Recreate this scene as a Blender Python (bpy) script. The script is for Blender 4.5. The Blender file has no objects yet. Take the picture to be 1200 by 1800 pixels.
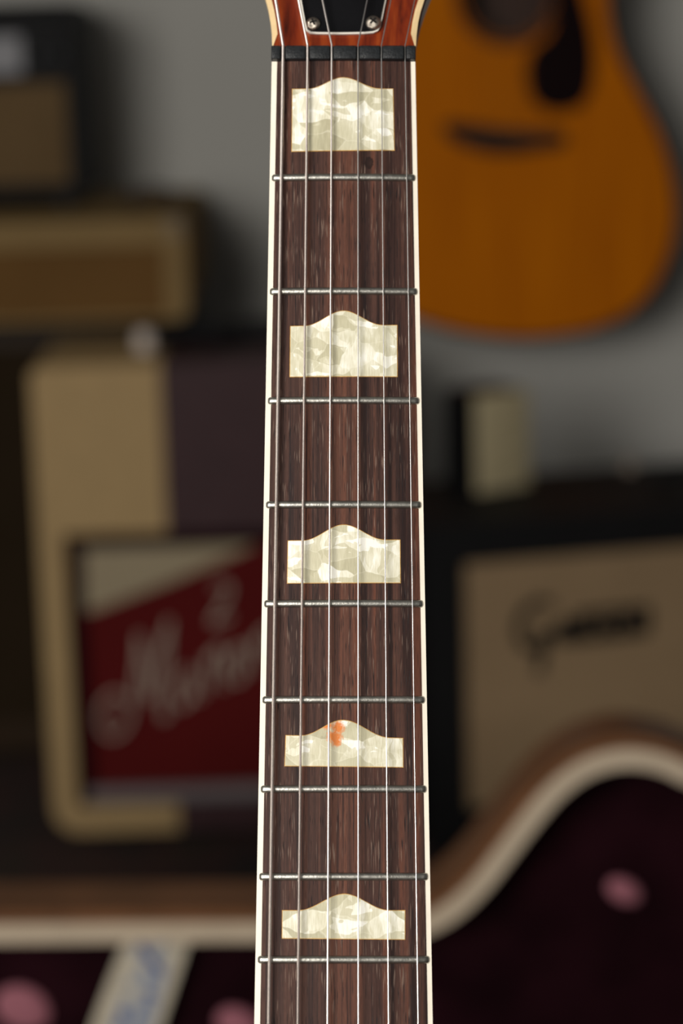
import bpy, bmesh, math, random
from mathutils import Vector, Matrix
random.seed(7)

# ------------------------------------------------------------------ camera
FPX = 4250.0                      # 85 mm on a 24 x 36 mm portrait frame, 1200 x 1800 px
CAM = Vector((0.0, 0.0, 0.93))
PITCH, ROLL = math.radians(12.0), math.radians(1.6)
fwd = Vector((0, math.cos(PITCH), -math.sin(PITCH)))
up0 = Vector((0, math.sin(PITCH), math.cos(PITCH)))
rt0 = Vector((1, 0, 0))
rgt = rt0 * math.cos(ROLL) - up0 * math.sin(ROLL)
upv = up0 * math.cos(ROLL) + rt0 * math.sin(ROLL)

scene = bpy.context.scene
COL = scene.collection
cd = bpy.data.cameras.new('camera')
cd.lens = 85; cd.sensor_fit = 'HORIZONTAL'; cd.sensor_width = 24.0
cd.clip_start = 0.05; cd.clip_end = 50
cd.dof.use_dof = True
cd.dof.focus_distance = 0.667
cd.dof.aperture_fstop = 7.6
cam = bpy.data.objects.new('camera', cd)
m = Matrix((rgt, upv, -fwd)).transposed().to_4x4(); m.translation = CAM
cam.matrix_world = m
COL.objects.link(cam)
scene.camera = cam

# ------------------------------------------------------------------ world, lamps, exposure
w = bpy.data.worlds.new('room_light'); scene.world = w; w.use_nodes = True
w.node_tree.nodes['Background'].inputs[0].default_value = (1.0, 0.95, 0.88, 1)
w.node_tree.nodes['Background'].inputs[1].default_value = 0.09

def area(name, loc, target, sx, sy, power, col):
    ld = bpy.data.lights.new(name, 'AREA'); ld.shape = 'RECTANGLE'
    ld.size = sx; ld.size_y = sy; ld.energy = power; ld.color = col
    o = bpy.data.objects.new(name, ld); COL.objects.link(o)
    o.location = loc
    o.rotation_euler = (Vector(target) - Vector(loc)).to_track_quat('-Z', 'Y').to_euler()
    return o
area('softbox_left_offscreen', (-0.98, -0.85, 1.25), (0.1, 1.6, 0.75), 1.05, 0.9, 53, (1.0, 0.955, 0.89))

vs = scene.view_settings
vs.view_transform = 'Standard'; vs.look = 'None'; vs.exposure = 0.0; vs.gamma = 1.0
vs.use_curve_mapping = False

# ------------------------------------------------------------------ helpers: pixels to places
def ray(px, py):
    return (rgt * ((px - 600) / FPX) - upv * ((py - 900) / FPX) + fwd)
def at(px, py, Y):
    d = ray(px, py)
    return CAM + d * ((Y - CAM.y) / d.y)

class Frame:
    """upright frame standing on the floor: x along the face, y into depth, z up"""
    def __init__(s, px, py, Y, yaw=0.0, z=0.0):
        p = at(px, py, Y); s.o = Vector((p.x, Y, z)); s.yaw = yaw
        s.R = Matrix.Rotation(yaw, 3, 'Z')
    def p(s, px, py, y=0.0):
        n = s.R @ Vector((0, 1, 0)); o = s.o + n * y
        d = ray(px, py); t = (o - CAM).dot(n) / d.dot(n)
        q = s.R.transposed() @ (CAM + d * t - s.o)
        return q.x, q.z

# ------------------------------------------------------------------ helpers: objects
def link(o, parent=None):
    COL.objects.link(o)
    if parent is not None: o.parent = parent
    return o
def tag(o, label=None, cat=None, group=None, kind=None):
    if label: o['label'] = label
    if cat: o['category'] = cat
    if group: o['group'] = group
    if kind: o['kind'] = kind
    return o
def empty(name, loc, rz=0.0):
    o = bpy.data.objects.new(name, None); o.empty_display_size = 0.05
    COL.objects.link(o); o.location = loc; o.rotation_euler = (0, 0, rz)
    return o

class MB:
    def __init__(s): s.v = []; s.f = []; s.m = []
    def add(s, v, f, m=0):
        b = len(s.v); s.v += [tuple(x) for x in v]
        s.f += [tuple(i + b for i in q) for q in f]; s.m += [m] * len(f)
        return s
    def box(s, x0, x1, y0, y1, z0, z1, m=0, bev=0.0, seg=2):
        bm = bmesh.new(); bmesh.ops.create_cube(bm, size=1)
        for v in bm.verts:
            v.co = Vector((x0 + (v.co.x + .5) * (x1 - x0), y0 + (v.co.y + .5) * (y1 - y0), z0 + (v.co.z + .5) * (z1 - z0)))
        if bev > 0:
            bmesh.ops.bevel(bm, geom=bm.edges[:], offset=bev, segments=seg, profile=.5, affect='EDGES')
        return s.bm(bm, m)
    def bm(s, bm, m=0):
        bm.verts.index_update()
        s.add([v.co.copy() for v in bm.verts], [[v.index for v in f.verts] for f in bm.faces], m)
        bm.free(); return s
    def prism(s, pts, a, b, axis='y', m=0, bev=0.0):
        """closed 2d outline (x, z) extruded along y, or (x, y) along z"""
        bm = bmesh.new()
        def co(p, h): return (p[0], h, p[1]) if axis == 'y' else (p[0], p[1], h)
        lo = [bm.verts.new(co(p, a)) for p in pts]; hi = [bm.verts.new(co(p, b)) for p in pts]
        n = len(pts)
        bm.faces.new(lo); bm.faces.new(list(reversed(hi)))
        for i in range(n): bm.faces.new((lo[i], hi[i], hi[(i + 1) % n], lo[(i + 1) % n]))
        bmesh.ops.recalc_face_normals(bm, faces=bm.faces[:])
        if bev > 0:
            ed = [e for e in bm.edges if len(e.link_faces) == 2 and (len(e.link_faces[0].verts) > 4) != (len(e.link_faces[1].verts) > 4)]
            bmesh.ops.bevel(bm, geom=ed, offset=bev, segments=2, profile=.5, affect='EDGES')
        bmesh.ops.triangulate(bm, faces=[f for f in bm.faces if len(f.verts) > 4])
        return s.bm(bm, m)
    def tube(s, pts, r, seg=8, m=0, cap=True):
        pts = [Vector(p) for p in pts]; n = len(pts)
        rr = r if isinstance(r, (list, tuple)) else [r] * n
        t0 = (pts[1] - pts[0]).normalized()
        nrm = t0.orthogonal().normalized(); vs_ = []; fs = []
        for i, p in enumerate(pts):
            t = (pts[min(i + 1, n - 1)] - pts[max(i - 1, 0)]).normalized()
            nrm = (nrm - t * nrm.dot(t)).normalized(); bn = t.cross(nrm)
            for k in range(seg):
                a = 2 * math.pi * k / seg
                vs_.append(p + (nrm * math.cos(a) + bn * math.sin(a)) * rr[i])
        for i in range(n - 1):
            for k in range(seg):
                k2 = (k + 1) % seg
                fs.append((i * seg + k, i * seg + k2, (i + 1) * seg + k2, (i + 1) * seg + k))
        if cap:
            fs.append(tuple(reversed(range(seg)))); fs.append(tuple((n - 1) * seg + k for k in range(seg)))
        return s.add(vs_, fs, m)
    def lathe(s, prof, c, axis, seg=20, m=0):
        """profile (r, h) turned about axis through c"""
        ax = Vector(axis).normalized(); u = ax.orthogonal().normalized(); q = ax.cross(u); c = Vector(c)
        vs_ = []; fs = []
        for (r, h) in prof:
            for k in range(seg):
                a = 2 * math.pi * k / seg
                vs_.append(c + ax * h + (u * math.cos(a) + q * math.sin(a)) * r)
        for i in range(len(prof) - 1):
            for k in range(seg):
                k2 = (k + 1) % seg
                fs.append((i * seg + k, i * seg + k2, (i + 1) * seg + k2, (i + 1) * seg + k))
        fs.append(tuple(reversed(range(seg)))); fs.append(tuple((len(prof) - 1) * seg + k for k in range(seg)))
        return s.add(vs_, fs, m)
    def ring(s, outer, inner, y0, y1, m=0, sel=None):
        """band between two closed outlines (x, z) of equal count, extruded y0..y1"""
        n = len(outer)
        on = [(not sel) or sel((outer[i][0] + outer[(i + 1) % n][0]) / 2) for i in range(n)]
        for i in range(n):
            j = (i + 1) % n
            if not on[i]: continue
            q = [outer[i], outer[j], inner[j], inner[i]]
            v = [(p[0], y0, p[1]) for p in q] + [(p[0], y1, p[1]) for p in q]
            f = [(0, 1, 2, 3), (7, 6, 5, 4), (0, 4, 5, 1), (2, 6, 7, 3)]
            if not on[j]: f.append((1, 5, 6, 2))
            if not on[i - 1]: f.append((3, 7, 4, 0))
            s.add(v, f, m)
        return s
    def build(s, name, mats, parent=None, smooth=False, angle=40, weld=False):
        me = bpy.data.meshes.new(name); me.from_pydata(s.v, [], s.f)
        if not isinstance(mats, (list, tuple)): mats = [mats]
        for mt in mats: me.materials.append(mt)
        for p, i in zip(me.polygons, s.m): p.material_index = i
        bm = bmesh.new(); bm.from_mesh(me)
        if weld: bmesh.ops.remove_doubles(bm, verts=bm.verts[:], dist=1e-6)
        bmesh.ops.recalc_face_normals(bm, faces=bm.faces[:])
        bm.to_mesh(me); bm.free()
        if smooth:
            me.shade_smooth(); me.set_sharp_from_angle(angle=math.radians(angle))
        me.update()
        return link(bpy.data.objects.new(name, me), parent)

def catmull(pts, k=8, closed=False):
    P = [Vector(p) for p in pts]; n = len(P); out = []
    rng = range(n) if closed else range(n - 1)
    for i in rng:
        if closed: a, b, c, d = P[(i - 1) % n], P[i], P[(i + 1) % n], P[(i + 2) % n]
        else: a, b, c, d = P[max(i - 1, 0)], P[i], P[i + 1], P[min(i + 2, n - 1)]
        for j in range(k):
            t = j / k
            out.append(.5 * ((2 * b) + (c - a) * t + (2 * a - 5 * b + 4 * c - d) * t * t + (3 * b - a - 3 * c + d) * t ** 3))
    if not closed: out.append(P[-1])
    return out
def offset(pts, d):
    """offset of a closed 2d outline; positive grows an outline given counter-clockwise"""
    n = len(pts); out = []
    for i in range(n):
        a = Vector(pts[i - 1]); c = Vector(pts[(i + 1) % n]); t = (c - a)
        t = t.normalized() if t.length > 1e-9 else Vector((1, 0))
        out.append(Vector(pts[i]) + Vector((t.y, -t.x)) * d)
    return out
def rrect(x0, x1, z0, z1, r, k=5, rt=None):
    out = []; q = r if rt is None else rt; r0 = r
    for (cx, cz, a0, r) in ((x1 - r0, z0 + r0, -90, r0), (x1 - q, z1 - q, 0, q), (x0 + q, z1 - q, 90, q), (x0 + r0, z0 + r0, 180, r0)):
        for i in range(k + 1):
            a = math.radians(a0 + 90 * i / k); out.append(Vector((cx + r * math.cos(a), cz + r * math.sin(a))))
    return out

# ------------------------------------------------------------------ helpers: materials
class NT:
    def __init__(s, name):
        s.mat = bpy.data.materials.new(name); s.mat.use_nodes = True
        s.t = s.mat.node_tree; s.b = s.t.nodes['Principled BSDF']
        s.tc = s.t.nodes.new('ShaderNodeTexCoord')
    def n(s, typ, **kw):
        o = s.t.nodes.new(typ)
        for k, v in kw.items(): setattr(o, k, v)
        return o
    def l(s, a, b): s.t.links.new(a, b)
    def map(s, scale=(1, 1, 1), rot=(0, 0, 0), loc=(0, 0, 0), src=None):
        o = s.n('ShaderNodeMapping'); o.inputs['Scale'].default_value = scale
        o.inputs['Rotation'].default_value = rot; o.inputs['Location'].default_value = loc
        s.l(src or s.tc.outputs['Object'], o.inputs['Vector']); return o.outputs['Vector']
    def noise(s, vec, scale=1, detail=2, rough=.5, dist=0):
        o = s.n('ShaderNodeTexNoise'); o.inputs['Scale'].default_value = scale
        o.inputs['Detail'].default_value = detail; o.inputs['Roughness'].default_value = rough
        o.inputs['Distortion'].default_value = dist
        s.l(vec, o.inputs['Vector']); return o.outputs['Fac']
    def ramp(s, fac, stops, interp='LINEAR'):
        o = s.n('ShaderNodeValToRGB'); cr = o.color_ramp; cr.interpolation = interp
        while len(cr.elements) < len(stops): cr.elements.new(0.5)
        for e, (p, c) in zip(cr.elements, stops):
            e.position = p; e.color = (c if hasattr(c, '__len__') else (c, c, c)) + (1,) if not hasattr(c, '__len__') or len(c) == 3 else c
        s.l(fac, o.inputs['Fac']); return o.outputs['Color']
    def mix(s, fac, a, b, mode='MIX'):
        o = s.n('ShaderNodeMix', data_type='RGBA', blend_type=mode)
        for v, i in ((fac, 0), (a, 6), (b, 7)):
            if hasattr(v, 'is_linked') or hasattr(v, 'links'): s.l(v, o.inputs[i])
            elif i == 0: o.inputs[0].default_value = v
            else: o.inputs[i].default_value = tuple(v) + (1,)
        return o.outputs[2]
    def math(s, op, a, b=None, clamp=False):
        o = s.n('ShaderNodeMath', operation=op, use_clamp=clamp)
        for v, i in ((a, 0), (b, 1)):
            if v is None: continue
            if hasattr(v, 'links'): s.l(v, o.inputs[i])
            else: o.inputs[i].default_value = v
        return o.outputs[0]
    def bump(s, h, strength=.3, dist=.001):
        o = s.n('ShaderNodeBump'); o.inputs['Strength'].default_value = strength
        o.inputs['Distance'].default_value = dist
        s.l(h, o.inputs['Height']); s.l(o.outputs['Normal'], s.b.inputs['Normal'])
    def set(s, color=None, rough=None, metal=None, spec=None, coat=None, sheen=None):
        for v, k in ((rough, 'Roughness'), (metal, 'Metallic'), (spec, 'Specular IOR Level'), (coat, 'Coat Weight'), (sheen, 'Sheen Weight')):
            if v is None: continue
            if hasattr(v, 'links'): s.l(v, s.b.inputs[k])
            else: s.b.inputs[k].default_value = v
        if color is not None:
            if hasattr(color, 'links'): s.l(color, s.b.inputs['Base Color'])
            else: s.b.inputs['Base Color'].default_value = tuple(color) + (1,)
        return s.mat

def plain(name, col, rough=.5, metal=0, var=.12, scale=60, bump=0.0, spec=.25, coat=0.0, bscale=None):
    t = NT(name)
    nz = t.noise(t.map(), scale, 3, .6)
    c = t.ramp(nz, [(.3, tuple(x * (1 - var) for x in col)), (.7, tuple(min(1, x * (1 + var)) for x in col))])
    if bump: t.bump(t.noise(t.map(), bscale or scale * 6, 2, .6), bump, .002)
    return t.set(c, rough, metal, spec, coat)

def cloth(name, col, col2, freq=700, rough=.85):
    """woven cloth: two crossed waves"""
    t = NT(name)
    def wave(direction):
        o = t.n('ShaderNodeTexWave', wave_type='BANDS', bands_direction=direction)
        o.inputs['Scale'].default_value = freq / 6.28; o.inputs['Distortion'].default_value = .6
        t.l(t.tc.outputs['Object'], o.inputs['Vector']); return o.outputs['Fac']
    h = t.math('MULTIPLY', wave('X'), wave('Z'))
    big = t.noise(t.map(), 9, 3, .6)
    c = t.mix(h, col, col2)
    c = t.mix(t.ramp(big, [(.35, .0), (.7, .35)]), c, tuple(x * .75 for x in col))
    t.bump(h, .25, .001)
    return t.set(c, rough, spec=.08)

def rosewood():
    t = NT('rosewood')
    a = t.noise(t.map((420, 5, 1)), 1, 3, .55, .15)
    b = t.noise(t.map((1500, 14, 1)), 1, 2, .6)
    c = t.ramp(a, [(.34, (.022, .0105, .0092)), (.45, (.053, .0245, .019)), (.54, (.080, .037, .0275)), (.66, (.128, .047, .029))])
    sp = t.n('ShaderNodeSeparateXYZ'); t.l(t.tc.outputs['Object'], sp.inputs[0])
    # redder heartwood streak along the middle
    wob = t.math('MULTIPLY', t.math('SUBTRACT', t.noise(t.map((60, 9, 1)), 1, 2), .5), .006)
    dx = t.math('ABSOLUTE', t.math('ADD', t.math('ADD', sp.outputs['X'], -.0003), wob))
    core = t.ramp(t.math('DIVIDE', dx, .006), [(.3, .75), (1.0, 0.0)])
    core = t.mix(1.0, core, t.ramp(t.noise(t.map((900, 11, 1)), 1, 2), [(.35, .15), (.6, 1.0)]), 'MULTIPLY')
    c = t.mix(core, c, (.150, .058, .036))
    c = t.mix(t.ramp(b, [(.28, .85), (.47, 0.0)]), c, (.012, .008, .009))
    # open pores: short dark and chalky dashes
    p1 = t.noise(t.map((3200, 130, 1)), 1, 1, .4)
    p2 = t.noise(t.map((3400, 120, 1), loc=(31, 7, 0)), 1, 1, .4)
    zone = t.noise(t.map((160, 26, 1), loc=(3, 0, 0)), 1, 2)
    c = t.mix(t.ramp(p1, [(.635, 0.0), (.70, .85)]), c, (.008, .006, .007))
    lite = t.mix(1.0, t.ramp(p2, [(.63, 0.0), (.70, .70)]), t.ramp(zone, [(.42, 0.0), (.56, 1.0)]), 'MULTIPLY')
    c = t.mix(lite, c, (.26, .18, .14))
    fine = t.noise(t.map((5000, 400, 1)), 1, 1)
    c = t.mix(.35, c, t.ramp(fine, [(.3, .35), (.7, 1.0)]), 'MULTIPLY')
    # small dark knot beside the G string
    ku, kv = KNOT
    ex = t.math('DIVIDE', t.math('SUBTRACT', sp.outputs['X'], ku), .00125)
    ey = t.math('DIVIDE', t.math('SUBTRACT', sp.outputs['Y'], kv), .0019)
    d = t.math('SQRT', t.math('ADD', t.math('MULTIPLY', ex, ex), t.math('MULTIPLY', ey, ey)))
    d = t.math('ADD', d, t.math('MULTIPLY', t.math('SUBTRACT', t.noise(t.map((2500, 2500, 1)), 1, 1), .5), .6))
    c = t.mix(t.ramp(d, [(.0, .55), (.6, .75), (.9, .9), (1.0, 0.0)]), c, (.012, .006, .005))
    t.bump(t.ramp(p1, [(.66, 1.0), (.74, 0.0)]), .35, .0003)
    return t.set(c, t.ramp(a, [(.3, .5), (.7, .62)]), spec=.16)

def pearl(name, seed, stain=None):
    t = NT(name)
    wv = t.n('ShaderNodeTexNoise'); wv.inputs['Scale'].default_value = 150; wv.inputs['Detail'].default_value = 2
    t.l(t.map(loc=(seed, seed * .7, 0)), wv.inputs['Vector'])
    dist = t.n('ShaderNodeMixRGB' if False else 'ShaderNodeVectorMath', operation='MULTIPLY_ADD')
    t.l(wv.outputs['Color'], dist.inputs[0]); dist.inputs[1].default_value = (.0045, .0045, 0)
    t.l(t.map(loc=(seed, seed * .7, 0)), dist.inputs[2])
    def voro(scale, rot, loc=(0, 0, 0)):
        o = t.n('ShaderNodeTexVoronoi', voronoi_dimensions='2D', feature='F1'); o.inputs['Scale'].default_value = 1
        o.inputs['Randomness'].default_value = 1
        t.l(t.map(scale, (0, 0, rot), loc, dist.outputs[0]), o.inputs['Vector']); return o
    v1 = voro((120, 205, 1), .6); v2 = voro((520, 110, 1), -.35, (5, 3, 0)); v3 = voro((150, 700, 1), .9, (9, 2, 0))
    s1 = t.n('ShaderNodeSeparateColor'); t.l(v1.outputs['Color'], s1.inputs[0])
    s2 = t.n('ShaderNodeSeparateColor'); t.l(v2.outputs['Color'], s2.inputs[0])
    s3 = t.n('ShaderNodeSeparateColor'); t.l(v3.outputs['Color'], s3.inputs[0])
    big = t.noise(t.map(loc=(seed * 1.3, seed, 0)), 130, 2, .5)
    hatch = t.noise(t.map((2600, 250, 1), loc=(seed, 0, 0)), 1, 2, .6)
    val = t.math('ADD', t.math('MULTIPLY', s1.outputs[0], .55), t.math('MULTIPLY', s2.outputs[0], .22))
    val = t.math('ADD', val, t.math('MULTIPLY', big, .55))
    val = t.math('ADD', val, t.math('MULTIPLY', t.math('SUBTRACT', hatch, .5), .45))
    flash = t.math('MULTIPLY', t.math('GREATER_THAN', s3.outputs[0], .80), t.math('GREATER_THAN', big, .5))
    val = t.math('ADD', val, t.math('MULTIPLY', flash, .22))
    c = t.ramp(val, [(.22, (.42, .39, .265)), (.48, (.54, .51, .355)), (.70, (.64, .61, .45)), (.86, (.80, .78, .64)), (1.0, (.94, .93, .85))])
    edge = t.n('ShaderNodeTexVoronoi', voronoi_dimensions='2D', feature='DISTANCE_TO_EDGE'); edge.inputs['Scale'].default_value = 1
    t.l(t.map((120, 205, 1), (0, 0, .6), (0, 0, 0), dist.outputs[0]), edge.inputs['Vector'])
    c = t.mix(t.ramp(edge.outputs['Distance'], [(.0, .35), (.035, 0.0)]), c, (.82, .80, .66))
    if stain:
        sp = t.n('ShaderNodeSeparateXYZ'); t.l(t.tc.outputs['Object'], sp.inputs[0])
        tot = None
        for (su, sv, ru, rv) in stain:
            ex = t.math('DIVIDE', t.math('SUBTRACT', sp.outputs['X'], su), ru)
            ey = t.math('DIVIDE', t.math('SUBTRACT', sp.outputs['Y'], sv), rv)
            d = t.math('SQRT', t.math('ADD', t.math('MULTIPLY', ex, ex), t.math('MULTIPLY', ey, ey)))
            d = t.math('ADD', d, t.math('MULTIPLY', t.math('SUBTRACT', t.noise(t.map((1500, 1500, 1)), 1, 3), .5), 1.1))
            k = t.math('SUBTRACT', 1.0, d, True)
            tot = k if tot is None else t.math('MAXIMUM', tot, k)
        c = t.mix(t.ramp(tot, [(.0, 0.0), (.25, .45), (.6, .95)]), c, (.72, .20, .03))
    t.bump(val, .15, .0004)
    return t.set(c, .22, spec=.6, coat=.3)

def streaked(name, cols, axis_scale, rough=.3, coat=.0, spec=.5):
    t = NT(name)
    a = t.noise(t.map(axis_scale), 1, 4, .6, .3)
    n = len(cols)
    c = t.ramp(a, [(.28 + .44 * i / (n - 1), cc) for i, cc in enumerate(cols)])
    return t.set(c, rough, spec=spec, coat=coat)

M = {}
M['cream'] = plain('cream_celluloid', (.86, .80, .68), .35, var=.05, scale=120)
M['aged_cream'] = plain('aged_cream_celluloid', (.80, .60, .33), .3, var=.12, scale=90)
M['black_nut'] = plain('black_nut_plastic', (.016, .018, .020), .38, var=.25, scale=900, bump=.15, bscale=1800)
M['nickel'] = plain('fret_nickel', (.50, .49, .445), .36, 1.0, var=.2, scale=500, bump=.06, bscale=1500)
M['bright_steel'] = plain('bright_steel', (.86, .85, .83), .30, 1.0, var=.05, scale=800)
M['wound'] = plain('wound_nickel', (.92, .86, .82), .45, 1.0, var=.05, scale=1500)
M['screw'] = plain('aged_screw_steel', (.52, .47, .40), .32, 1.0, var=.3, scale=900, bump=.3)
M['dark_recess'] = plain('dark_recess', (.012, .010, .009), .8)
M['gloss_black'] = plain('gloss_black_plastic', (.006, .006, .007), .18, var=.2)
M['white_ply'] = plain('white_ply', (.82, .78, .70), .4, var=.05)
M['amber_glue'] = plain('amber_glue', (.52, .29, .07), .5, var=.3, scale=900)
M['red_dot'] = plain('red_side_dot', (.22, .01, .015), .3)
M['red_lacquer'] = streaked('red_orange_lacquer', [(.052, .007, .003), (.15, .017, .004), (.22, .030, .005), (.28, .050, .008)], (330, 40, 40), .22, .5)
M['red_side'] = plain('red_brown_stain', (.20, .045, .035), .3, var=.2, coat=.3)
M['orange_lacquer'] = streaked('orange_body_lacquer', [(.30, .07, .012), (.42, .11, .018), (.5, .16, .03)], (120, 12, 60), .2, .5)

# ------------------------------------------------------------------ room
tw = NT('wall_paint')
cw = tw.ramp(tw.noise(tw.map(), 1.6, 3, .5), [(.35, (.44, .435, .405)), (.7, (.50, .495, .465))])
tw.bump(tw.noise(tw.map(), 220, 2, .6), .1, .002)
M['wall'] = tw.set(cw, .8)
tf = NT('dark_carpet')
cf = tf.ramp(tf.noise(tf.map(), 7, 4, .65), [(.35, (.012, .009, .007)), (.5, (.040, .012, .009)), (.65, (.022, .016, .008)), (.8, (.06, .035, .015))])
tf.bump(tf.noise(tf.map(), 500, 2, .7), .6, .003)
M['floor'] = tf.set(cf, .95)
WALL_Y = 3.25
tag(MB().box(-3.0, 3.0, WALL_Y, WALL_Y + .1, 0, 2.6).build('wall_back', M['wall']), kind='structure')
tag(MB().box(-3.0, 3.0, -3.2, WALL_Y, -.05, 0).build('floor', M['floor']), kind='structure')
tag(MB().box(-3.0, 3.0, WALL_Y - .015, WALL_Y, 0, .10, bev=.003).build('baseboard_back', plain('white_baseboard', (.6, .58, .54), .5)), kind='structure')

# ================================================================== the electric guitar in the foreground
Z0, Y0C, DY, DZ = 0.69233547, -0.12936196, 0.98683532, -0.16172834
UX = (603.4 - 600) / FPX * Z0
P0 = CAM + rgt * UX - upv * Y0C + fwd * Z0          # nut edge, middle of the board
VD = (-upv * DY + fwd * DZ).normalized()            # down the neck
WD = rgt.cross(-VD).normalized()                    # out of the board
if WD.dot(fwd) > 0: WD = -WD
TAIL = 0.812                                        # nut to end of body
gt = bpy.data.objects.new('electric_guitar', None); gt.empty_display_size = .05
COL.objects.link(gt)
gm = Matrix((rgt, -VD, WD)).transposed().to_4x4(); gm.translation = P0 + VD * TAIL
gt.matrix_world = gm
tag(gt, 'electric guitar with bound rosewood fingerboard, pearl hump inlays and red headstock', 'guitar')

def nb(px, py, wz=0.0):
    """pixel -> (x, y) on the plane wz above the board"""
    o = P0 + WD * wz; d = ray(px, py); t = (o - CAM).dot(WD) / d.dot(WD)
    q = CAM + d * t - P0
    return q.dot(rgt), TAIL - q.dot(VD)
RAD = 0.32
def camb(u): return -u * u / (2 * RAD)
def lerp(a, b, t): return a + (b - a) * t
yn = nb(603, 107)[1]; yb_ = nb(603, 1800)[1]
# outer and inner edges of the binding, straight lines down the neck
lo0, lo1 = nb(477.3, 110), nb(446.5, 1800); ro0, ro1 = nb(729.7, 110), nb(760.5, 1800)
li0, li1 = nb(486.6, 110), nb(456.7, 1800); ri0, ri1 = nb(721.8, 110), nb(752.0, 1800)
def edge(a, b, y): return lerp(a[0], b[0], (y - a[1]) / (b[1] - a[1]))
def LO(y): return edge(lo0, lo1, y)
def RO(y): return edge(ro0, ro1, y)
def LI(y): return edge(li0, li1, y)
def RI(y): return edge(ri0, ri1, y)
Y_END = TAIL - 0.485                                 # far end of the board, over the body
KNOT = nb(648.5, 286)
M['rosewood'] = rosewood()

def strip(name, fa, fb, y0, y1, n, mat, thick, lift=0.0, ny=24):
    """a slab between two edge functions that follows the camber"""
    v = []; f = []
    for i in range(ny + 1):
        y = lerp(y0, y1, i / ny); a, b = fa(y), fb(y)
        for k in range(n + 1):
            u = lerp(a, b, k / n); v.append((u, y, camb(u) + lift))
        for k in range(n + 1):
            u = lerp(a, b, k / n); v.append((u, y, -thick))
    W = 2 * (n + 1)
    for i in range(ny):
        for k in range(n):
            a = i * W + k; f.append((a, a + 1, a + W + 1, a + W))
            c = i * W + n + 1 + k; f.append((c, c + W, c + W + 1, c + 1))
        f.append((i * W, i * W + W, i * W + W + n + 1, i * W + n + 1))
        f.append((i * W + n, i * W + 2 * n + 1, i * W + W + 2 * n + 1, i * W + W + n))
    f.append(tuple(list(range(n + 1)) + list(range(2 * n + 1, n, -1))))
    e = ny * W; f.append(tuple([e + k for k in range(n + 1)] + [e + k for k in range(2 * n + 1, n, -1)]))
    return MB().add(v, f).build(name, mat, gt, smooth=True, angle=30)
strip('fingerboard', LI, RI, yn, Y_END, 16, M['rosewood'], .0055)
for fa, fb, side in ((LO, LI, 'low'), (RI, RO, 'high')):
    b = strip('binding', fa, fb, yn, Y_END, 4, M['cream'], .0055, .00005)
    b['label'] = 'cream binding strip along the %s string edge of the fingerboard' % side

# frets
fr_px = [312, 512, 704, 887, 1061, 1230, 1387, 1541, 1687]
fr_y = [nb(603, p)[1] for p in fr_px]
for n_ in range(10, 20): fr_y.append(TAIL - .6248 * (1 - 2 ** (-n_ / 12)))
def fret(y, i):
    HW, HH = .00108, .00095
    a, b = LO(y) + .0006, RO(y) - .0006
    st = [(a, .22, .50), (a + .00018, .48, .76), (a + .00045, .74, .93), (a + .0008, .93, 1), (a + .0012, 1, 1)]
    nmid = 14
    st += [(lerp(a + .0012, b - .0012, k / nmid), 1, 1) for k in range(1, nmid)]
    st += [(b - .0012, 1, 1), (b - .0008, .93, 1), (b - .00045, .74, .93), (b - .00018, .48, .76), (b, .22, .50)]
    v = []; f = []; K = 11
    for (u, h, wd) in st:
        z = camb(u)
        v.append((u, y - HW * wd, z - .0006))
        for k in range(K):
            t = math.pi * k / (K - 1)
            v.append((u, y - HW * wd * math.cos(t), z + .00012 * h + HH * h * math.sin(t) ** .8))
        v.append((u, y + HW * wd, z - .0006))
    W = K + 2
    for i_ in range(len(st) - 1):
        for k in range(W - 1): f.append((i_ * W + k, i_ * W + k + 1, i_ * W + W + k + 1, i_ * W + W + k))
    f.append(tuple(range(W))); e = (len(st) - 1) * W; f.append(tuple(e + k for k in range(W)))
    return MB().add(v, f).build('fret', M['nickel'], gt, smooth=True, angle=60)
for i, y in enumerate(fr_y): fret(y, i)

# hump block inlays: (left top, left bottom, right top, right bottom, peak, hump start x, hump end x) in photo pixels
inl = [((514, 156.7), (513, 265.3), (690, 156.3), (692.3, 263.2), (602.5, 137), 540, 669),
       ((510.7, 573.5), (509.6, 661.6), (697.2, 571.8), (697.6, 661.2), (603, 547), 534, 674),
       ((506.3, 950.8), (505, 1024.6), (702.4, 949.2), (703.2, 1023.8), (603.5, 923), 531, 678),
       ((502.6, 1293), (500.8, 1345.8), (707.4, 1298), (707.8, 1348), (603, 1266.3), 526, 686),
       ((496.6, 1601), (496, 1648.8), (711, 1601), (711, 1651), (605, 1572), 522, 686)]
stain = []
for (px, py, rx, ry) in ((594, 1279, 11, 12), (588, 1295, 13, 11), (591, 1304, 9, 8), (575, 1275, 9, 7)):
    s0 = nb(px, py); stain.append((s0[0], s0[1], rx / 6200 * 1.25, ry / 6200 * 1.25))
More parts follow.
